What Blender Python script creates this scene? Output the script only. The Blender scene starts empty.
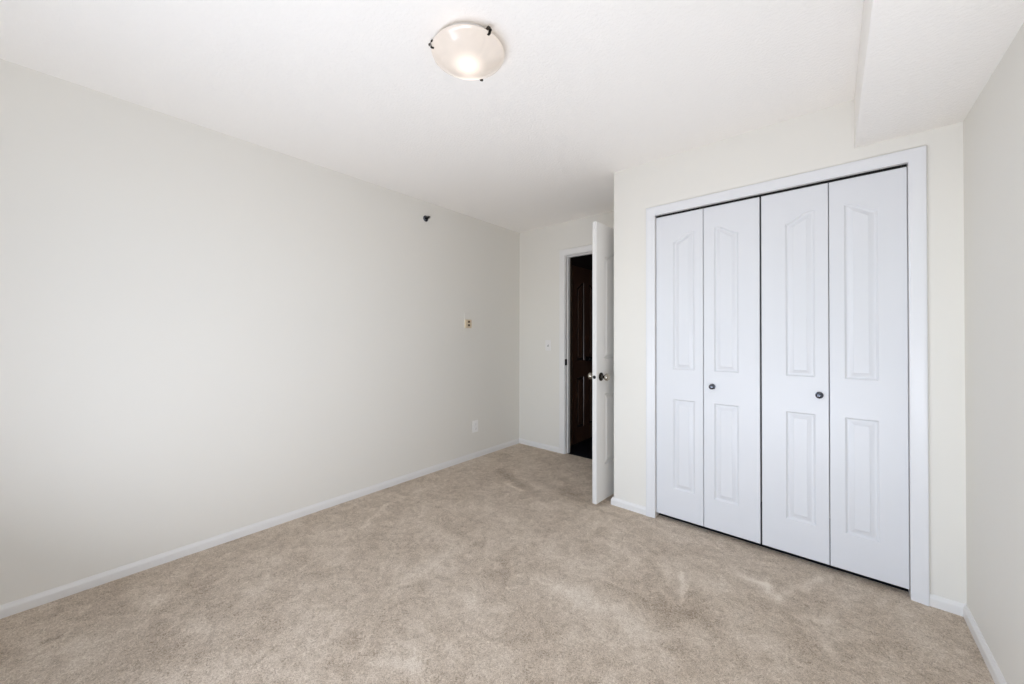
import bpy, bmesh, math, random
from mathutils import Vector, Matrix, noise

scene = bpy.context.scene
COL = scene.collection
R = math.radians

# ------------------------------------------------------------------ room dimensions (metres)
H = 2.44            # ceiling
W = 3.1945          # right wall
YD = 3.317          # door wall
YC = 2.5531         # closet wall
XA = 1.5290         # corner of the closet wall
YB = -0.46          # window wall behind the camera
SX, SZ = 2.8388, 2.1904   # bulkhead edge and underside
OX0, OX1, OZ = 1.836, 3.025, 2.060    # closet opening
DX0, DX1, DZ = 0.628, 1.508, 2.085    # bedroom door opening
WX0, WX1, WZ0, WZ1 = 0.20, 3.05, 0.12, 2.16   # window opening

# ------------------------------------------------------------------ camera
FPX, YAW, PITCH, ROLL = 370.106, R(40.7614), R(0.4482), R(0.1135)
fw = Vector((-math.sin(YAW) * math.cos(PITCH), math.cos(YAW) * math.cos(PITCH), math.sin(PITCH)))
rt = Vector((math.cos(YAW), math.sin(YAW), 0))
up = rt.cross(fw)
r2 = rt * math.cos(ROLL) + up * math.sin(ROLL)
u2 = -rt * math.sin(ROLL) + up * math.cos(ROLL)
cam_data = bpy.data.cameras.new('camera')
cam = bpy.data.objects.new('camera', cam_data)
COL.objects.link(cam)
m = Matrix.Identity(4)
for i in range(3):
    m[i][0], m[i][1], m[i][2] = r2[i], u2[i], -fw[i]
m[0][3], m[1][3], m[2][3] = 2.7455, 0.0, 1.2278
cam.matrix_world = m
cam_data.sensor_fit = 'HORIZONTAL'
cam_data.sensor_width = 36.0
cam_data.lens = FPX / 1024 * 36
cam_data.shift_y = -(342 - 334.0431) / 1024
cam_data.clip_start = 0.02
scene.camera = cam

# ------------------------------------------------------------------ colour management, sky, window and fill lights
vs = scene.view_settings
scene.display_settings.display_device = 'sRGB'
vs.view_transform = 'Standard'
vs.look = 'None'
vs.exposure = 0.0
vs.gamma = 1.0
vs.use_curve_mapping = False
scene.cycles.use_denoising = True
scene.cycles.max_bounces = 16
scene.cycles.diffuse_bounces = 12
scene.cycles.sample_clamp_indirect = 6.0

world = bpy.data.worlds.new('sky')
scene.world = world
world.use_nodes = True
wn = world.node_tree
wn.nodes.clear()
bg = wn.nodes.new('ShaderNodeBackground')
sky = wn.nodes.new('ShaderNodeTexSky')
sky.sky_type = 'NISHITA'
sky.sun_disc = False
sky.sun_elevation = R(35)
sky.sun_rotation = R(20)
bg.inputs['Strength'].default_value = 0.25
wo = wn.nodes.new('ShaderNodeOutputWorld')
wn.links.new(sky.outputs[0], bg.inputs['Color'])
wn.links.new(bg.outputs[0], wo.inputs['Surface'])


def area_light(name, loc, aim, sx, sz, power, color, spread=180):
    ld = bpy.data.lights.new(name, 'AREA')
    ld.shape = 'RECTANGLE'
    ld.size, ld.size_y = sx, sz
    ld.energy = power
    ld.color = color
    o = bpy.data.objects.new(name, ld)
    o.location = loc
    ld.spread = R(spread)
    o.rotation_euler = (R(aim[0]), 0, R(aim[1]))      # 90 faces +y, into the room; more looks upward
    COL.objects.link(o)


# window light through the glass, and added upward fill lights just inside the room
DAY = (0.91, 0.97, 1.10)
area_light('window_daylight', (1.60, YB - 0.01, 1.14), (90, 0), 1.2, 2.0, 5.0, DAY)
area_light('window_daylight', (0.75, YB - 0.01, 1.60), (84, -38), 0.9, 1.1, 1.8, DAY, 75)
area_light('upward_fill', (2.60, YB + 0.16, 0.38), (138, 20), 1.0, 0.45, 30.0, DAY)
area_light('upward_fill', (1.40, YB + 0.16, 0.38), (138, 0), 1.1, 0.45, 13.6, DAY)


# ------------------------------------------------------------------ materials
def hexc(h):
    v = [int(h[i:i + 2], 16) / 255 for i in (0, 2, 4)]
    return tuple(c / 12.92 if c <= 0.04045 else ((c + 0.055) / 1.055) ** 2.4 for c in v) + (1,)


def mat(name, color, rough=0.5, metal=0.0, spec=0.5, bump=None, var=0.0, coat=0.0):
    """principled material with a little procedural variation; bump = (scale, strength, distance)"""
    mt = bpy.data.materials.new(name)
    mt.use_nodes = True
    nt = mt.node_tree
    b = nt.nodes['Principled BSDF']
    b.inputs['Roughness'].default_value = rough
    b.inputs['Metallic'].default_value = metal
    b.inputs['Specular IOR Level'].default_value = spec
    b.inputs['Coat Weight'].default_value = coat
    tc = nt.nodes.new('ShaderNodeTexCoord')
    nz = nt.nodes.new('ShaderNodeTexNoise')
    nz.inputs['Scale'].default_value = 1.7
    nz.inputs['Detail'].default_value = 3
    nt.links.new(tc.outputs['Object'], nz.inputs['Vector'])
    mx = nt.nodes.new('ShaderNodeMix')
    mx.data_type = 'RGBA'
    mx.inputs['A'].default_value = tuple(c * (1 - var) for c in color[:3]) + (1,)
    mx.inputs['B'].default_value = color
    nt.links.new(nz.outputs['Fac'], mx.inputs['Factor'])
    nt.links.new(mx.outputs['Result'], b.inputs['Base Color'])
    if bump:
        n2 = nt.nodes.new('ShaderNodeTexNoise')
        n2.inputs['Scale'].default_value = bump[0]
        n2.inputs['Detail'].default_value = 4
        n2.inputs['Roughness'].default_value = 0.6
        nt.links.new(tc.outputs['Object'], n2.inputs['Vector'])
        bp = nt.nodes.new('ShaderNodeBump')
        bp.inputs['Strength'].default_value = bump[1]
        bp.inputs['Distance'].default_value = bump[2]
        nt.links.new(n2.outputs['Fac'], bp.inputs['Height'])
        nt.links.new(bp.outputs['Normal'], b.inputs['Normal'])
    return mt


M_WALL = mat('wall_paint', (0.765, 0.745, 0.695, 1), 0.6, spec=0.3, bump=(220, 0.08, 0.001), var=0.015)
M_CEIL = mat('ceiling_texture', (0.91, 0.885, 0.85, 1), 0.9, spec=0.1, bump=(75, 0.5, 0.005), var=0.01)
M_TRIM = mat('white_trim_paint', (0.77, 0.76, 0.745, 1), 0.35, spec=0.5, var=0.01)
M_DOOR = mat('white_door_paint', (0.69, 0.70, 0.725, 1), 0.38, spec=0.5, bump=(400, 0.03, 0.0005), var=0.01)
M_DARKDOOR = mat('dark_brown_door', hexc('4f382d'), 0.3, spec=0.6, var=0.2)
M_HALL = mat('hall_wall_shade', hexc('2c2420'), 0.7, spec=0.2, var=0.1)  # walls coloured dark to paint in the unlit hallway
M_HALLTRIM = mat('hall_trim_shade', hexc('6a5a4a'), 0.45, spec=0.4, var=0.1)  # door lining browned, the dim hallway shade is put into its colour
M_CCASE = mat('closet_casing_daylit', (0.73, 0.735, 0.75, 1), 0.35, spec=0.5, var=0.01)  # bluer copy of the trim paint, daylight tint put into the colour
M_BEDDOOR = mat('bedroom_door_paint', (0.72, 0.71, 0.69, 1), 0.35, spec=0.5, var=0.01)
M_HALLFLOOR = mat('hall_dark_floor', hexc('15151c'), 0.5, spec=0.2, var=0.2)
M_CLOSET = mat('closet_inside_paint', (0.45, 0.43, 0.40, 1), 0.8, spec=0.2)
M_BRONZE = mat('dark_bronze', hexc('2b2620'), 0.3, metal=0.8)
M_BLACK = mat('black_metal', hexc('0c0b0a'), 0.4, metal=0.5)
M_CHROME = mat('dark_chrome', hexc('5d6068'), 0.2, metal=1.0)
M_NICKEL = mat('aged_nickel', hexc('a39d92'), 0.18, metal=1.0)
M_PLASTIC = mat('white_plastic', (0.87, 0.86, 0.84, 1), 0.35, spec=0.5)
M_SWITCH = mat('pale_plastic', (0.79, 0.775, 0.76, 1), 0.4, spec=0.4)
M_BEIGE = mat('beige_plastic', hexc('d8c8ae'), 0.4, spec=0.5)
M_BROWN = mat('brown_window', hexc('4a3322'), 0.3, spec=0.5)
M_SLOT = mat('dark_slot', hexc('1b1917'), 0.7)


def glass_pane():
    mt = bpy.data.materials.new('window_glass')
    mt.use_nodes = True
    nt = mt.node_tree
    nt.nodes.remove(nt.nodes['Principled BSDF'])
    out = nt.nodes['Material Output']
    tr = nt.nodes.new('ShaderNodeBsdfTransparent')
    gl = nt.nodes.new('ShaderNodeBsdfGlossy')
    gl.inputs['Roughness'].default_value = 0.02
    fr = nt.nodes.new('ShaderNodeFresnel')
    mx = nt.nodes.new('ShaderNodeMixShader')
    nt.links.new(fr.outputs[0], mx.inputs[0])
    nt.links.new(tr.outputs[0], mx.inputs[1])
    nt.links.new(gl.outputs[0], mx.inputs[2])
    nt.links.new(mx.outputs[0], out.inputs['Surface'])
    return mt


M_GLASS = glass_pane()


def lamp_glass():
    """lit alabaster-look glass bowl: two bulbs glow through it"""
    mt = bpy.data.materials.new('lit_frosted_glass')
    mt.use_nodes = True
    nt = mt.node_tree
    b = nt.nodes['Principled BSDF']
    b.inputs['Base Color'].default_value = (0.52, 0.47, 0.42, 1)
    b.inputs['Roughness'].default_value = 0.15
    tc = nt.nodes.new('ShaderNodeTexCoord')
    acc = None
    for (x, y, zz) in ((0.01, -0.01, -0.098), (-0.072, 0.078, -0.075)):
        d = nt.nodes.new('ShaderNodeVectorMath')
        d.operation = 'DISTANCE'
        d.inputs[1].default_value = (x, y, zz)
        nt.links.new(tc.outputs['Object'], d.inputs[0])
        mr = nt.nodes.new('ShaderNodeMapRange')
        mr.interpolation_type = 'SMOOTHERSTEP'
        mr.inputs['From Min'].default_value = 0.09
        mr.inputs['From Max'].default_value = 0.0
        mr.inputs['To Min'].default_value = 0
        mr.inputs['To Max'].default_value = 0.6
        nt.links.new(d.outputs['Value'], mr.inputs['Value'])
        if acc is None:
            acc = mr.outputs[0]
        else:
            ad = nt.nodes.new('ShaderNodeMath')
            ad.operation = 'ADD'
            nt.links.new(acc, ad.inputs[0])
            nt.links.new(mr.outputs[0], ad.inputs[1])
            acc = ad.outputs[0]
    nz = nt.nodes.new('ShaderNodeTexNoise')
    nz.inputs['Scale'].default_value = 14
    nz.inputs['Distortion'].default_value = 1.5
    nt.links.new(tc.outputs['Object'], nz.inputs['Vector'])
    mu = nt.nodes.new('ShaderNodeMath')
    mu.operation = 'MULTIPLY_ADD'
    mu.inputs[1].default_value = 0.10
    nt.links.new(nz.outputs['Fac'], mu.inputs[0])
    ad = nt.nodes.new('ShaderNodeMath')
    ad.operation = 'ADD'
    ad.inputs[1].default_value = 0.25
    nt.links.new(acc, mu.inputs[2])
    nt.links.new(mu.outputs[0], ad.inputs[0])
    b.inputs['Emission Color'].default_value = (1.0, 0.86, 0.74, 1)
    nt.links.new(ad.outputs[0], b.inputs['Emission Strength'])
    return mt


M_LAMP = lamp_glass()


def carpet_mat():
    mt = bpy.data.materials.new('beige_cut_pile_carpet')
    mt.use_nodes = True
    nt = mt.node_tree
    L = nt.links.new
    b = nt.nodes['Principled BSDF']
    b.inputs['Roughness'].default_value = 1.0
    b.inputs['Specular IOR Level'].default_value = 0.05
    b.inputs['Sheen Weight'].default_value = 0.15
    tc = nt.nodes.new('ShaderNodeTexCoord')

    def nz(scale, detail=3, dist=0.0, rough=0.55):
        n = nt.nodes.new('ShaderNodeTexNoise')
        n.inputs['Scale'].default_value = scale
        n.inputs['Detail'].default_value = detail
        n.inputs['Distortion'].default_value = dist
        n.inputs['Roughness'].default_value = rough
        L(tc.outputs['Object'], n.inputs['Vector'])
        return n.outputs['Fac']

    def rng(v, a, bb, c, d):
        r = nt.nodes.new('ShaderNodeMapRange')
        r.inputs['From Min'].default_value = a
        r.inputs['From Max'].default_value = bb
        r.inputs['To Min'].default_value = c
        r.inputs['To Max'].default_value = d
        L(v, r.inputs['Value'])
        return r.outputs[0]

    def op(o, x, y):
        n = nt.nodes.new('ShaderNodeMath')
        n.operation = o
        for i, v in enumerate((x, y)):
            if isinstance(v, (int, float)):
                n.inputs[i].default_value = v
            else:
                L(v, n.inputs[i])
        return n.outputs[0]

    at = nt.nodes.new('ShaderNodeAttribute')
    at.attribute_name = 'nap'
    fibre = rng(nz(75, 3, 2.2, 0.65), 0.32, 0.68, -0.5, 0.5)     # curly tufts
    fine = rng(nz(330, 2), 0.3, 0.7, -0.5, 0.5)
    blot = rng(nz(3.2, 4, 0.8, 0.6), 0.32, 0.68, -0.5, 0.5)      # brushed nap
    wisp = rng(nz(9, 4, 1.6, 0.6), 0.35, 0.65, -0.5, 0.5)
    nap = op('SUBTRACT', at.outputs['Fac'], 0.5)
    v = op('ADD', op('MULTIPLY', fibre, 0.62), op('MULTIPLY', fine, 0.40))
    v = op('ADD', v, op('MULTIPLY', blot, 0.22))
    v = op('ADD', v, op('MULTIPLY', wisp, 0.22))
    v = op('ADD', v, op('MULTIPLY', nap, 1.5))
    v = op('ADD', v, 0.5)
    cr = nt.nodes.new('ShaderNodeValToRGB')
    e = cr.color_ramp.elements
    e[0].position, e[0].color = 0.0, (0.295, 0.222, 0.155, 1)
    e[1].position, e[1].color = 1.0, (0.95, 0.85, 0.73, 1)
    k = e.new(0.5)
    k.color = (0.66, 0.545, 0.43, 1)
    L(v, cr.inputs[0])
    L(cr.outputs[0], b.inputs['Base Color'])
    bp = nt.nodes.new('ShaderNodeBump')
    bp.inputs['Strength'].default_value = 0.7
    bp.inputs['Distance'].default_value = 0.006
    L(op('ADD', op('MULTIPLY', fibre, 0.8), op('MULTIPLY', fine, 0.5)), bp.inputs['Height'])
    L(bp.outputs[0], b.inputs['Normal'])
    return mt


M_CARPET = carpet_mat()


# ------------------------------------------------------------------ helpers
def obj(name, bm, material, parent=None, smooth=False, loc=None):
    bmesh.ops.recalc_face_normals(bm, faces=bm.faces[:])
    me = bpy.data.meshes.new(name)
    bm.to_mesh(me)
    bm.free()
    me.materials.append(material)
    if smooth:
        me.polygons.foreach_set('use_smooth', [True] * len(me.polygons))
        me.set_sharp_from_angle(angle=R(smooth if smooth is not True else 40))
    o = bpy.data.objects.new(name, me)
    COL.objects.link(o)
    if parent:
        o.parent = parent
    if loc:
        o.location = loc
    return o


def struct(o, label=None, cat=None):
    o['kind'] = 'structure'
    if label:
        o['label'] = label
    if cat:
        o['category'] = cat
    return o


def empty(name, loc, rz=0.0):
    o = bpy.data.objects.new(name, None)
    o.empty_display_size = 0.05
    o.location = loc
    o.rotation_euler = (0, 0, rz)
    COL.objects.link(o)
    return o


def box(bm, x0, x1, y0, y1, z0, z1):
    v = [bm.verts.new((x, y, z)) for x in (x0, x1) for y in (y0, y1) for z in (z0, z1)]
    for f in ((0, 1, 3, 2), (4, 6, 7, 5), (0, 4, 5, 1), (2, 3, 7, 6), (0, 2, 6, 4), (1, 5, 7, 3)):
        bm.faces.new([v[i] for i in f])
    return v


def rbox(bm, x0, x1, y0, y1, z0, z1, r=0.003, seg=2):
    """box with rounded edges"""
    t = bmesh.new()
    box(t, x0, x1, y0, y1, z0, z1)
    bmesh.ops.recalc_face_normals(t, faces=t.faces[:])
    bmesh.ops.bevel(t, geom=t.edges[:], offset=r, segments=seg, profile=0.5, affect='EDGES')
    me = bpy.data.meshes.new('tmp')
    t.to_mesh(me)
    t.free()
    bm.from_mesh(me)
    bpy.data.meshes.remove(me)


def lathe(bm, prof, n=32, mat4=None):
    """prof: (radius, height) along local +z"""
    rings = []
    for r, z in prof:
        if r < 1e-6:
            rings.append([bm.verts.new((0, 0, z))])
        else:
            rings.append([bm.verts.new((r * math.cos(2 * math.pi * i / n), r * math.sin(2 * math.pi * i / n), z)) for i in range(n)])
    for a, b in zip(rings, rings[1:]):
        for i in range(n):
            j = (i + 1) % n
            if len(a) == 1 and len(b) == 1:
                continue
            if len(a) == 1:
                bm.faces.new((a[0], b[i], b[j]))
            elif len(b) == 1:
                bm.faces.new((a[i], b[0], a[j]))
            else:
                bm.faces.new((a[i], b[i], b[j], a[j]))
    if mat4 is not None:
        bmesh.ops.transform(bm, matrix=mat4, verts=[v for ring in rings for v in ring])


def sweep(bm, path, prof, closed_prof=True):
    """path: list of (origin Vector, outward Vector, face Vector); prof: (d, t) -> origin + outward*d + face*t"""
    rows = [[bm.verts.new(o + a * d + b * t) for d, t in prof] for o, a, b in path]
    n = len(prof)
    for r0, r1 in zip(rows, rows[1:]):
        for i in range(n):
            j = (i + 1) % n
            bm.faces.new((r0[i], r0[j], r1[j], r1[i]))
    bm.faces.new(rows[0])
    bm.faces.new(rows[-1][::-1])


CASING = [(0, 0), (0, 0.008), (0.003, 0.010), (0.010, 0.0105), (0.013, 0.012), (0.030, 0.0135), (0.042, 0.0165), (0.050, 0.018),
          (0.0555, 0.0175), (0.058, 0.014), (0.058, 0)]


def casing(x0, x1, z1, y, width=0.058, right=True):
    """mitred three-sided casing lying on a wall that faces -y; x0, x1, z1 are its inner edges"""
    bm = bmesh.new()
    k = width / 0.058
    prof = [(d * k, t) for d, t in CASING]
    F = Vector((0, -1, 0))
    path = [(Vector((x0, y, -0.005)), Vector((-1, 0, 0)), F),
            (Vector((x0, y, z1)), Vector((-1, 0, 1)), F),
            (Vector((x1, y, z1)), Vector((1, 0, 1)), F),
            (Vector((x1, y, -0.005)), Vector((1, 0, 0)), F)]
    sweep(bm, path, prof)
    return bm


BASE = [(0, 0), (0.012, 0), (0.0125, 0.003), (0.0125, 0.038), (0.011, 0.043), (0.007, 0.050), (0.004, 0.056), (0, 0.0565)]


def baseboard(name, pts, nrm):
    """pts along the wall foot with, for each, the mitre direction into the room"""
    bm = bmesh.new()
    path = [(Vector((p[0], p[1], -0.003)), Vector((n[0], n[1], 0)), Vector((0, 0, 1))) for p, n in zip(pts, nrm)]
    sweep(bm, path, BASE)
    return struct(obj(name, bm, M_TRIM))


def smooth01(t):
    t = min(1, max(0, t))
    return t * t * (3 - 2 * t)


def arch_curve(z_side, rise, high):
    """top line of a panel: high = 'right', 'left' says on which side it rises"""
    def f(u):      # u 0..1
        s = u if high == 'right' else 1 - u
        return z_side + rise * smooth01(s * 1.15)
    return f


RINGS = [(0.0, 0.0), (0.0035, 0.004), (0.009, 0.0085), (0.014, 0.009), (0.020, 0.0065), (0.032, 0.0025), (0.0345, 0.0005), (0.037, 0.0005)]


def leaf_bm(w, h, t, columns, both=True, c=0.0025, nseg=14, kd=0.85):
    """moulded door leaf: front at y=0 facing -y, x 0..w, z 0..h, thickness t.
    columns: list of (u0, u1, [(z0, top_function or z1), ...]) from bottom to top"""
    bm = bmesh.new()

    def face_side(sgn):
        Y = 0.0 if sgn > 0 else t

        def P(x, z, d=0.0):
            return bm.verts.new((x, Y + sgn * d, z))

        def quad(x0, x1, z0, z1):
            bm.faces.new((P(x0, z0), P(x1, z0), P(x1, z1), P(x0, z1)))
        xs = c
        for (u0, u1, panels) in columns:
            quad(xs, u0, c, h - c)
            xs = u1
            prev = [c] * (nseg + 1)
            for (z0, top) in panels:
                topf = top if callable(top) else (lambda q, v=top: v)
                # rail under this panel
                us = [u0 + (u1 - u0) * i / nseg for i in range(nseg + 1)]
                for i in range(nseg):
                    bm.faces.new((P(us[i], prev[i]), P(us[i + 1], prev[i + 1]), P(us[i + 1], z0), P(us[i], z0)))
                tz = [topf(i / nseg) for i in range(nseg + 1)]
                rings = []
                for d, dep in RINGS:
                    ring = []
                    a0, a1 = u0 + d, u1 - d
                    for i in range(nseg + 1):
                        ring.append(P(a0 + (a1 - a0) * i / nseg, z0 + d, dep * kd))
                    for i in range(nseg, -1, -1):
                        x = a0 + (a1 - a0) * i / nseg
                        q = (x - u0) / (u1 - u0)
                        ring.append(P(x, topf(q) - d, dep * kd))
                    rings.append(ring)
                for ra, rb in zip(rings, rings[1:]):
                    n = len(ra)
                    for i in range(n):
                        j = (i + 1) % n
                        bm.faces.new((ra[i], ra[j], rb[j], rb[i]))
                # field
                ra = rings[-1]
                n = nseg + 1
                for i in range(nseg):
                    bm.faces.new((ra[i], ra[i + 1], ra[2 * n - 2 - i], ra[2 * n - 1 - i]))
                prev = tz
            us = [u0 + (u1 - u0) * i / nseg for i in range(nseg + 1)]
            for i in range(nseg):
                bm.faces.new((P(us[i], prev[i]), P(us[i + 1], prev[i + 1]), P(us[i + 1], h - c), P(us[i], h - c)))
        quad(xs, w - c, c, h - c)
        # chamfer
        a = [(c, c), (w - c, c), (w - c, h - c), (c, h - c)]
        b = [(0, 0), (w, 0), (w, h), (0, h)]
        for i in range(4):
            j = (i + 1) % 4
            bm.faces.new((P(*a[i]), P(*a[j]), P(*b[j], c), P(*b[i], c)))

    face_side(1)
    if both:
        face_side(-1)
        yb = t - c
    else:
        yb = t
        bm.faces.new([bm.verts.new(v) for v in ((0, t, 0), (w, t, 0), (w, t, h), (0, t, h))])
    b = [(0, 0), (w, 0), (w, h), (0, h)]
    for i in range(4):
        j = (i + 1) % 4
        bm.faces.new([bm.verts.new(v) for v in ((b[i][0], c, b[i][1]), (b[j][0], c, b[j][1]), (b[j][0], yb, b[j][1]), (b[i][0], yb, b[i][1]))])
    bmesh.ops.remove_doubles(bm, verts=bm.verts[:], dist=0.00002)
    return bm


def rot_to(direction, loc):
    """matrix turning local +z to a direction, moved to loc"""
    q = Vector((0, 0, 1)).rotation_difference(Vector(direction).normalized())
    return Matrix.Translation(Vector(loc)) @ q.to_matrix().to_4x4()


# ------------------------------------------------------------------ floor
MARKS = [(2.151, 2.056, 2.206, 1.832, 0.012, 0.9), (2.393, 2.234, 2.493, 2.219, 0.022, 0.7), (2.493, 2.219, 2.552, 2.149, 0.022, 0.7),
         (2.698, 2.467, 2.627, 2.287, 0.02, 0.6), (2.624, 2.333, 2.551, 2.157, 0.012, 0.4), (2.655, 2.074, 2.764, 2.138, 0.02, 0.5),
         (2.62, 2.067, 2.68, 2.029, 0.015, 0.6), (2.732, 1.953, 2.744, 1.919, 0.02, 0.5), (0.462, 1.179, 0.277, 1.449, 0.012, 0.4),
         (0.277, 1.449, 0.244, 1.824, 0.012, 0.4), (0.698, 2.328, 0.857, 2.305, 0.02, 0.6), (1.13, 2.191, 1.364, 2.291, 0.05, 0.3),
         (1.646, 1.534, 1.888, 1.556, 0.06, 0.4), (1.745, 1.522, 1.954, 1.529, 0.05, 0.4), (0.863, 1.076, 1.137, 1.144, 0.04, 0.3),
         (1.498, 0.776, 1.573, 0.813, 0.03, 0.6), (0.209, 0.19, 0.375, 0.244, 0.04, 0.3), (1.465, 1.189, 1.537, 1.184, 0.03, 0.3),
         (1.049, 1.238, 1.182, 1.237, 0.03, 0.3), (1.682, 2.053, 1.944, 2.014, 0.03, 0.3), (2.022, 1.588, 2.154, 1.484, 0.08, 0.35),
         (1.769, 2.453, 2.154, 2.392, 0.02, 0.25), (3.125, 2.262, 3.147, 2.268, 0.012, 0.6), (1.606, 0.978, 1.846, 1.094, 0.06, 0.2),
         (0.428, 2.523, 1.109, 2.283, 0.05, -0.5), (0.848, 2.573, 1.308, 2.456, 0.06, -0.4), (0.756, 1.573, 1.172, 1.54, 0.05, -0.3),
         (2.065, 1.709, 2.31, 1.76, 0.05, -0.3), (2.277, 1.893, 2.479, 1.642, 0.06, -0.3), (0.656, 0.187, 0.87, 0.309, 0.05, -0.3),
         (0.531, 0.789, 0.902, 0.791, 0.06, -0.2), (0.344, -0.09, 0.35, -0.052, 0.012, -0.8), (0.428, 0.38, 0.868, 0.51, 0.06, -0.25),
         (1.351, 1.562, 1.525, 1.331, 0.03, -0.3), (2.844, 2.384, 2.946, 2.107, 0.06, -0.15)]


def floor():
    x0, x1, y0, y1, s = -0.02, W + 0.02, YB - 0.02, YD + 0.03, 0.0125
    nx, ny = int((x1 - x0) / s) + 1, int((y1 - y0) / s) + 1
    verts, nap = [], []
    for j in range(ny + 1):
        for i in range(nx + 1):
            x, y = x0 + (x1 - x0) * i / nx, y0 + (y1 - y0) * j / ny
            z = noise.noise(Vector((x * 14, y * 14, 0))) * 0.0012
            verts.append((x, y, z))
            qx = x + 0.022 * noise.noise(Vector((x * 13, y * 13, 3.1)))
            qy = y + 0.022 * noise.noise(Vector((x * 13, y * 13, 9.7)))
            v = 0.0
            for a, b, c, d, w, k in MARKS:
                if qx < min(a, c) - 3 * w or qx > max(a, c) + 3 * w or qy < min(b, d) - 3 * w or qy > max(b, d) + 3 * w:
                    continue
                L2 = (c - a) ** 2 + (d - b) ** 2
                t = max(0, min(1, ((qx - a) * (c - a) + (qy - b) * (d - b)) / L2))
                r2_ = (qx - a - t * (c - a)) ** 2 + (qy - b - t * (d - b)) ** 2
                v += k * 0.5 * math.exp(-r2_ / (w * w))
            nap.append(max(0, min(1, 0.5 + v * 0.55)))
    faces = []
    for j in range(ny):
        for i in range(nx):
            a = j * (nx + 1) + i
            faces.append((a, a + 1, a + nx + 2, a + nx + 1))
    me = bpy.data.meshes.new('floor')
    me.from_pydata(verts, [], faces)
    at = me.attributes.new('nap', 'FLOAT', 'POINT')
    at.data.foreach_set('value', nap)
    me.polygons.foreach_set('use_smooth', [True] * len(me.polygons))
    me.materials.append(M_CARPET)
    o = bpy.data.objects.new('floor', me)
    COL.objects.link(o)
    struct(o)


floor()

# ------------------------------------------------------------------ walls and ceiling
T = 0.12
bm = bmesh.new()
box(bm, -T, 0, YB - T, YD + 0.11, -0.1, H + 0.1)
struct(obj('wall_left', bm, M_WALL))

bm = bmesh.new()
box(bm, W, W + T, YB - T, YD + 0.11, -0.1, H + 0.1)
struct(obj('wall_right', bm, M_WALL))

bm = bmesh.new()                                   # wall with the bedroom door
y0, y1 = YD, YD + 0.11
box(bm, 0, DX0 - 0.018, y0, y1, -0.1, H)
box(bm, DX1 + 0.018, W, y0, y1, -0.1, H)
box(bm, DX0 - 0.018, DX1 + 0.018, y0, y1, DZ + 0.018, H)
struct(obj('wall_far', bm, M_WALL))

# closet wall: front with the opening, returning along the alcove, with a rounded corner bead
bm = bmesh.new()
rr = 0.012
arc = [(XA + rr - rr * math.cos(a), YC + rr - rr * math.sin(a)) for a in [math.pi / 2 * i / 6 for i in range(7)]]
foot = [(XA, YD)] + arc + [(OX0 - 0.018, YC), (OX0 - 0.018, YC + 0.1), (XA + 0.1, YC + 0.1), (XA + 0.1, YD)]
lo = [bm.verts.new((x, y, -0.1)) for x, y in foot]
hi = [bm.verts.new((x, y, H)) for x, y in foot]
for i in range(len(foot)):
    j = (i + 1) % len(foot)
    bm.faces.new((lo[i], lo[j], hi[j], hi[i]))
bm.faces.new(lo)
bm.faces.new(hi)
box(bm, OX1 + 0.018, W, YC, YC + 0.1, -0.1, H)
box(bm, OX0 - 0.018, OX1 + 0.018, YC, YC + 0.1, OZ + 0.018, H)
struct(obj('wall_closet', bm, M_WALL, smooth=30))

bm = bmesh.new()                                   # window wall behind the camera
y0, y1 = YB - T, YB
box(bm, 0, WX0, y0, y1, -0.1, H)
box(bm, WX1, W, y0, y1, -0.1, H)
box(bm, WX0, WX1, y0, y1, -0.1, WZ0)
box(bm, WX0, WX1, y0, y1, WZ1, H)
struct(obj('wall_back', bm, M_WALL))

bm = bmesh.new()
box(bm, 0, W, YB, YD, H, H + 0.1)
struct(obj('ceiling', bm, M_CEIL))
bm = bmesh.new()                                   # dropped bulkhead along the right wall
rbox(bm, SX, W + 0.005, YB - 0.005, YC + 0.005, SZ, H + 0.02, r=0.005, seg=3)
struct(obj('trim_1', bm, M_CEIL, smooth=30), 'white textured bulkhead box under the ceiling along right wall', 'bulkhead')

# window behind the camera
fr = bmesh.new()
for (a, b, c, d) in ((WX0, WX1, WZ0, WZ0 + 0.05), (WX0, WX1, WZ1 - 0.05, WZ1), (WX0, WX0 + 0.05, WZ0 + 0.05, WZ1 - 0.05),
                     (WX1 - 0.05, WX1, WZ0 + 0.05, WZ1 - 0.05), ((WX0 + WX1) / 2 - 0.03, (WX0 + WX1) / 2 + 0.03, WZ0 + 0.05, WZ1 - 0.05)):
    box(fr, a, b, YB - 0.09, YB - 0.03, c, d)
win = struct(obj('window_1', fr, M_TRIM), 'white framed bedroom window behind the viewpoint', 'window')
pn = bmesh.new()
box(pn, WX0 + 0.05, WX1 - 0.05, YB - 0.064, YB - 0.060, WZ0 + 0.05, WZ1 - 0.05)
obj('pane', pn, M_GLASS, win)
sl = bmesh.new()
rbox(sl, WX0 - 0.03, WX1 + 0.03, YB - 0.03, YB + 0.03, WZ0 - 0.02, WZ0 + 0.002)
obj('sill', sl, M_TRIM, win)

# closet interior and hallway shells
bm = bmesh.new()
box(bm, XA + 0.1, XA + 0.11, YC + 0.1, YD, 0, H)
box(bm, W - 0.01, W, YC + 0.1, YD, 0, H)
box(bm, XA + 0.11, W - 0.01, YD - 0.01, YD, 0, H)
struct(obj('wall_closet_interior', bm, M_CLOSET))

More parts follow.
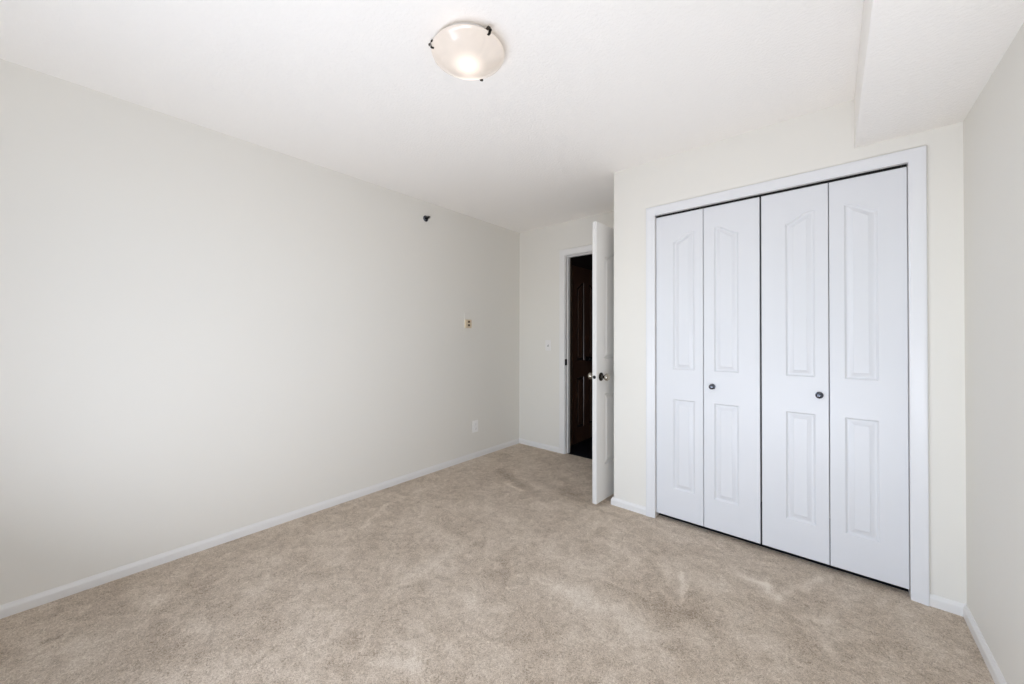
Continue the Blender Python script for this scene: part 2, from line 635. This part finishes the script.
HX0, HX1, HY0, HY1 = 0.53, 1.75, YD + 0.11, 5.3
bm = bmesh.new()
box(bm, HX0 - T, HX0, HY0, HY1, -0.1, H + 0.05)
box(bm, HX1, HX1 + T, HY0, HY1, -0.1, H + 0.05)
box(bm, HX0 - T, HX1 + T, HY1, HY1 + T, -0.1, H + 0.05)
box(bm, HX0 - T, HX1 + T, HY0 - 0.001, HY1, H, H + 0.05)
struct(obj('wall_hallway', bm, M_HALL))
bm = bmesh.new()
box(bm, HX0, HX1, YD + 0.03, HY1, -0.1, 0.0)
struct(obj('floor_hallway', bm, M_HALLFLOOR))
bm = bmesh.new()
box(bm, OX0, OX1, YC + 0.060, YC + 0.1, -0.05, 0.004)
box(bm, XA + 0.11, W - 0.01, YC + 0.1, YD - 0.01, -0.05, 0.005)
struct(obj('floor_closet_shade', bm, M_HALLFLOOR))  # dark sheet that paints the shade in the gap under the closet doors

# baseboards
baseboard('baseboard_left', [(0, YB), (0, YD)], [(1, 0), (1, -1)])
baseboard('baseboard_far', [(0, YD), (DX0 - 0.07, YD)], [(1, -1), (0, -1)])
baseboard('baseboard_closet_side', [(XA, YD), (XA, YC), (OX0 - 0.058, YC)], [(-1, 0), (-1, -1), (0, -1)])
baseboard('baseboard_closet_right', [(OX1 + 0.058, YC), (W, YC)], [(0, -1), (-1, -1)])
baseboard('baseboard_right', [(W, YC), (W, YB)], [(-1, -1), (-1, 0)])
baseboard('baseboard_back', [(0, YB), (W, YB)], [(0, 1), (0, 1)])

# casings
struct(obj('trim_2', casing(OX0, OX1, OZ, YC), M_CCASE, smooth=30), 'white moulded casing around the closet opening', 'door casing')
c2 = struct(obj('trim_3', casing(DX0 - 0.008, DX1 - 0.032, DZ + 0.008, YD), M_TRIM, smooth=30), 'white moulded casing around the narrow dark doorway', 'door casing')

# closet jamb lining and head track
bm = bmesh.new()
box(bm, OX0 - 0.018, OX0, YC, YC + 0.1, 0, OZ + 0.018)
box(bm, OX1, OX1 + 0.018, YC, YC + 0.1, 0, OZ + 0.018)
box(bm, OX0, OX1, YC, YC + 0.1, OZ, OZ + 0.018)
cj = struct(obj('trim_4', bm, M_TRIM), 'white jamb lining inside the closet opening', 'door jamb')
bm = bmesh.new()
box(bm, OX0 + 0.003, OX1 - 0.003, YC + 0.016, YC + 0.040, OZ - 0.013, OZ - 0.0005)
obj('track', bm, M_BLACK, cj)

# bedroom door jamb: lining, stop and strike plate
bm = bmesh.new()
JY0, JY1 = YD, YD + 0.11
JM = YD + 0.070
box(bm, DX0 - 0.018, DX0, JY0, JM, 0, DZ + 0.018)
box(bm, DX1, DX1 + 0.018, JY0, JM, 0, DZ + 0.018)
box(bm, DX0, DX1, JY0, JM, DZ, DZ + 0.018)
dj = struct(obj('trim_5', bm, M_TRIM), 'white jamb lining of the doorway with dark strike plate', 'door jamb')
bm = bmesh.new()
box(bm, DX0, DX0 + 0.011, YD + 0.037, YD + 0.072, 0, DZ)
box(bm, DX1 - 0.011, DX1, YD + 0.037, YD + 0.072, 0, DZ)
box(bm, DX0 + 0.011, DX1 - 0.011, YD + 0.037, YD + 0.072, DZ - 0.011, DZ)
obj('door_stop', bm, M_TRIM, dj)
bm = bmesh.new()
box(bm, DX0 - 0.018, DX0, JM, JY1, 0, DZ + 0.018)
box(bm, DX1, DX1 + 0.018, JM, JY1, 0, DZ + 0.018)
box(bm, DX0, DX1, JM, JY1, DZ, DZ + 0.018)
obj('hallway_side_lining', bm, M_HALLTRIM, dj)['label'] = 'hallway side of the door lining, shade painted in brown'
bm = bmesh.new()
rbox(bm, DX0 - 0.004, DX0 + 0.003, YD - 0.004, YD + 0.030, 0.93, 0.995, r=0.001, seg=1)
obj('strike_plate', bm, M_BLACK, dj)['label'] = 'black metal strike plate'

# ------------------------------------------------------------------ closet bifold doors
LY = YC + 0.012
LH, LZ = 2.012, 0.034
KS = LY / (YC + 0.030)          # keeps the leaves in line with the opening
kx = lambda x: 2.7455 + (x - 2.7455) * KS
Z = lambda z: z - LZ
L_BOT = (Z(0.222), Z(0.818))
L_TOPZ0 = Z(1.014)
SIDE, RISE = Z(1.862), 0.052


def bifold(name, x0, xm, x1, panel_a, panel_b, knob_leaf, knob_x, label):
    root = struct(empty(name, ((x0 + x1) / 2, LY, LZ)), label, 'closet door')
    cx = (x0 + x1) / 2
    out = []
    for k, (a, b, (p0, p1), high) in enumerate(((x0, xm - 0.0015, panel_a, 'right'), (xm + 0.0015, x1, panel_b, 'left'))):
        w = b - a
        bm = leaf_bm(w, LH, 0.032, [(p0 - a, p1 - a, [(L_BOT[0], L_BOT[1]), (L_TOPZ0, arch_curve(SIDE, RISE, high))])])
        bmesh.ops.translate(bm, verts=bm.verts[:], vec=(a - cx, 0, 0))
        lf = obj('door_leaf', bm, M_DOOR, root, smooth=25)
        if k == knob_leaf:
            kb = bmesh.new()
            lathe(kb, [(0, 0), (0.0175, 0), (0.0175, 0.002), (0.012, 0.0035), (0.007, 0.006), (0.0065, 0.013), (0.010, 0.017), (0.0145, 0.021),
                       (0.0155, 0.025), (0.0135, 0.029), (0.008, 0.0315), (0, 0.032)], 28, rot_to((0, -1, 0), (knob_x - cx, 0, Z(0.921))))
            obj('knob', kb, M_CHROME, lf, smooth=40)['label'] = 'round dark chrome knob'
    return root


bifold('door_1', 1.8382, kx(2.1290), kx(2.4300), (kx(1.945), kx(2.077)), (kx(2.191), kx(2.323)), 1, kx(2.180), 'white two-leaf bifold closet door nearest the dark doorway')
bifold('door_2', kx(2.4385), kx(2.7375), 3.0232, (kx(2.552), kx(2.680)), (kx(2.799), kx(2.925)), 0, kx(2.697), 'white two-leaf bifold closet door beside the right wall')

# ------------------------------------------------------------------ open bedroom door
DW, DH, DT = 0.885, 2.040, 0.035
hx, hy = 1.4765, 3.302           # hinge-side corner of the hall face
fx, fy = 1.4310, 2.418           # free-edge corner of the hall face
ang = math.atan2(fy - hy, fx - hx)
bd = struct(empty('door_3', (hx, hy, 0.026), ang), 'white moulded panel door standing open beside the closet wall corner', 'door')
zb0, zb1, zt0 = 0.258, 0.783, 1.040
cols = [(0.115, 0.385, [(zb0, zb1), (zt0, arch_curve(1.80, 0.07, 'right'))]),
        (0.500, 0.770, [(zb0, zb1), (zt0, arch_curve(1.80, 0.07, 'left'))])]
# local +x runs from the hinge to the free edge; the hall face (y=0 local, facing -y) looks to the left wall
bm = leaf_bm(DW, DH, DT, cols, kd=1.0)
slab = obj('door_leaf', bm, M_BEDDOOR, bd, smooth=25)
# local +y of the empty
ly = Vector((-math.sin(ang), math.cos(ang), 0))
# the slab must extend to the closet side (+x world)
sgn = 1 if ly.x > 0 else -1
if sgn < 0:
    for v in slab.data.vertices:
        v.co.y = v.co.y - DT
kz = 0.912
yA, yB = (0.0, DT) if sgn > 0 else (-DT, 0.0)
for (yy, dr) in ((yA, -1), (yB, 1)):
    kb = bmesh.new()
    lathe(kb, [(0, 0), (0.031, 0), (0.031, 0.003), (0.027, 0.007), (0.015, 0.010)], 32, rot_to((0, dr, 0), (DW - 0.062, yy, kz)))
    ro = obj('rosette', kb, M_BRONZE, bd, smooth=40)
    ro['label'] = 'dark bronze knob rosette'
    kb = bmesh.new()
    lathe(kb, [(0.012, 0.009), (0.0105, 0.022), (0.013, 0.028), (0.022, 0.036), (0.0265, 0.045), (0.0265, 0.054), (0.021, 0.062), (0.010, 0.0665), (0, 0.067)],
          32, rot_to((0, dr, 0), (DW - 0.062, yy, kz)))
    obj('knob', kb, M_NICKEL, bd, smooth=50)['label'] = 'polished nickel door knob'
kb = bmesh.new()
lathe(kb, [(0, 0), (0.012, 0), (0.0125, 0.001), (0.0125, 0.002), (0.008, 0.0025), (0.007, 0.010), (0, 0.0105)], 20, rot_to((1, 0, 0), (DW - 0.0005, (yA + yB) / 2, kz)))
obj('latch', kb, M_BLACK, bd, smooth=40)['label'] = 'dark round latch on the door edge'
for hz in (0.22, 1.02, 1.80):
    kb = bmesh.new()
    lathe(kb, [(0, 0), (0.006, 0), (0.006, 0.09), (0, 0.09)], 12, Matrix.Translation((-0.004, yB + 0.004 if sgn > 0 else yA - 0.004, hz)))
    obj('hinge', kb, M_NICKEL, bd, smooth=40)

# ------------------------------------------------------------------ dark panelled door in the hallway
hd = struct(empty('door_4', (HX0 + 0.006, 3.600, 0.012), R(90)), 'dark brown panel door seen through the narrow doorway', 'door')
w4 = 0.70
cols = [(0.105, 0.265, [(0.17, 0.75), (0.945, arch_curve(1.785, 0.07, 'right'))]),
        (0.385, 0.545, [(0.17, 0.75), (0.945, arch_curve(1.785, 0.07, 'left'))])]
bm = leaf_bm(0.65, 2.03, 0.040, cols, kd=1.7)
lf4 = obj('door_leaf', bm, M_DARKDOOR, hd, smooth=25)
kb = bmesh.new()
lathe(kb, [(0, 0), (0.030, 0), (0.028, 0.006), (0.012, 0.010), (0.011, 0.025), (0.024, 0.038), (0.027, 0.05), (0.020, 0.062), (0, 0.066)], 24,
      rot_to((0, -1, 0), (0.325, 0, 0.955)))
obj('knob', kb, M_BLACK, hd, smooth=40)

# ------------------------------------------------------------------ ceiling lamp
LXc, LYc = 1.609, 1.037
lamp = empty('ceiling_lamp', (LXc, LYc, 2.44))
lamp['label'] = 'round frosted glass flush-mount ceiling lamp with three dark clips'
lamp['category'] = 'ceiling lamp'
bm = bmesh.new()
lathe(bm, [(0, 0), (0.115, 0), (0.115, -0.012), (0.11, -0.020), (0, -0.020)], 48)
obj('ceiling_pan', bm, M_TRIM, lamp, smooth=40)
bm = bmesh.new()
lathe(bm, [(0.148, -0.038), (0.1505, -0.0405), (0.149, -0.044), (0.138, -0.050), (0.120, -0.064), (0.095, -0.080), (0.065, -0.092), (0.030, -0.0985), (0, -0.100),
           (0, -0.096), (0.030, -0.0945), (0.064, -0.088), (0.093, -0.076), (0.118, -0.060), (0.136, -0.046), (0.148, -0.038)], 72)
obj('glass_bowl', bm, M_LAMP, lamp, smooth=60)
for (cx_, cy_) in ((1.5324, 0.9054), (1.7584, 1.0096), (1.5462, 1.1754)):
    a = math.atan2(cy_ - LYc, cx_ - LXc)
    bm = bmesh.new()
    prof = [(0.100, -0.020), (0.148, -0.020), (0.1535, -0.023), (0.1555, -0.034), (0.1545, -0.047), (0.150, -0.050), (0.144, -0.049)]
    wd = 0.005
    rows = [[bm.verts.new((r, s * wd, z)) for s in (-1, 1)] + [bm.verts.new((r - 0.0035 * (1 if i > 2 else 0), s * wd, z - 0.0035 * (1 if i <= 2 else 0))) for s in (1, -1)]
            for i, (r, z) in enumerate(prof)]
    for r0, r1 in zip(rows, rows[1:]):
        for i in range(4):
            j = (i + 1) % 4
            bm.faces.new((r0[i], r0[j], r1[j], r1[i]))
    bm.faces.new(rows[0])
    bm.faces.new(rows[-1][::-1])
    lathe(bm, [(0, 0), (0.0055, 0), (0.0055, 0.004), (0, 0.006)], 12, rot_to((1, 0, 0), (0.157, 0, -0.040)))
    bmesh.ops.rotate(bm, verts=bm.verts[:], cent=(0, 0, 0), matrix=Matrix.Rotation(a, 3, 'Z'))
    cl = obj('clip', bm, M_BRONZE, lamp, smooth=40)

# ------------------------------------------------------------------ small fittings
# sidewall sprinkler, high on the left wall
sp = empty('wall_sprinkler', (0, 1.998, 2.286))
sp['label'] = 'small metal sprinkler head high on the left wall under ceiling'
sp['category'] = 'sprinkler'
bm = bmesh.new()
lathe(bm, [(0, 0), (0.027, 0), (0.027, 0.003), (0.022, 0.008), (0.015, 0.010), (0, 0.010)], 32, rot_to((1, 0, 0), (0, 0, 0)))
obj('escutcheon', bm, M_CHROME, sp, smooth=40)
bm = bmesh.new()
lathe(bm, [(0, 0.008), (0.011, 0.008), (0.011, 0.024), (0.006, 0.026), (0.005, 0.046), (0, 0.047)], 20, rot_to((1, 0, 0), (0, 0, 0)))
for s in (-1, 1):
    box(bm, 0.022, 0.046, s * 0.012 - 0.002, s * 0.012 + 0.002, -0.003, 0.003)
box(bm, 0.044, 0.050, -0.014, 0.014, -0.003, 0.003)
obj('nozzle', bm, M_BLACK, sp, smooth=40)
bm = bmesh.new()
rbox(bm, 0.040, 0.054, -0.014, 0.014, 0.008, 0.011, r=0.001, seg=1)
obj('deflector', bm, M_CHROME, sp)

# wall control (two dark windows) above the outlet
tc = empty('wall_control', (0, 2.500, 1.315))
tc['label'] = 'small beige wall control with two dark squares on left wall'
tc['category'] = 'wall control'
bm = bmesh.new()
rbox(bm, 0, 0.006, -0.040, 0.040, -0.002, 0.150, r=0.002)
obj('back_plate', bm, M_WALL, tc)
bm = bmesh.new()
rbox(bm, 0.005, 0.026, -0.040, 0.038, 0.000, 0.084, r=0.003)
obj('cover', bm, M_BEIGE, tc)
for zc in (0.028, 0.062):
    bm = bmesh.new()
    rbox(bm, 0.0245, 0.0275, -0.012, 0.014, zc - 0.010, zc + 0.010, r=0.001, seg=1)
    obj('display', bm, M_BROWN, tc)['label'] = 'dark brown square display'


def plate(bm, w, h, d):
    rbox(bm, -w / 2, w / 2, -d, 0.0, -h / 2, h / 2, r=0.0025)


# outlet low on the left wall (local -y faces the room)
ol = empty('wall_outlet', (0, 2.612, 0.320), R(90))
ol['label'] = 'white electrical outlet low on the left wall above baseboard'
ol['category'] = 'outlet'
bm = bmesh.new()
plate(bm, 0.076, 0.120, 0.007)
obj('cover_plate', bm, M_PLASTIC, ol)
for zc in (-0.021, 0.021):
    bm = bmesh.new()
    rbox(bm, -0.017, 0.017, -0.0105, -0.006, zc - 0.014, zc + 0.014, r=0.002)
    so = obj('socket', bm, M_PLASTIC, ol)
    bm = bmesh.new()
    for sx_ in (-0.006, 0.006):
        box(bm, sx_ - 0.001, sx_ + 0.001, -0.0109, -0.0100, zc - 0.002, zc + 0.006)
    box(bm, -0.002, 0.002, -0.0109, -0.0100, zc - 0.010, zc - 0.006)
    obj('slot', bm, M_SLOT, so)

# light switch beside the bedroom door
sw = empty('light_switch', (0.409, YD, 1.137))
sw['label'] = 'white toggle light switch on far wall left of the doorway'
sw['category'] = 'light switch'
bm = bmesh.new()
plate(bm, 0.072, 0.116, 0.006)
obj('cover_plate', bm, M_SWITCH, sw)
bm = bmesh.new()
box(bm, -0.006, 0.006, -0.0064, -0.0058, -0.012, 0.012)
obj('toggle_slot', bm, M_SLOT, sw)
bm = bmesh.new()
rbox(bm, -0.0042, 0.0042, -0.017, -0.005, -0.002, 0.010, r=0.0015, seg=1)
obj('toggle', bm, M_PLASTIC, sw)
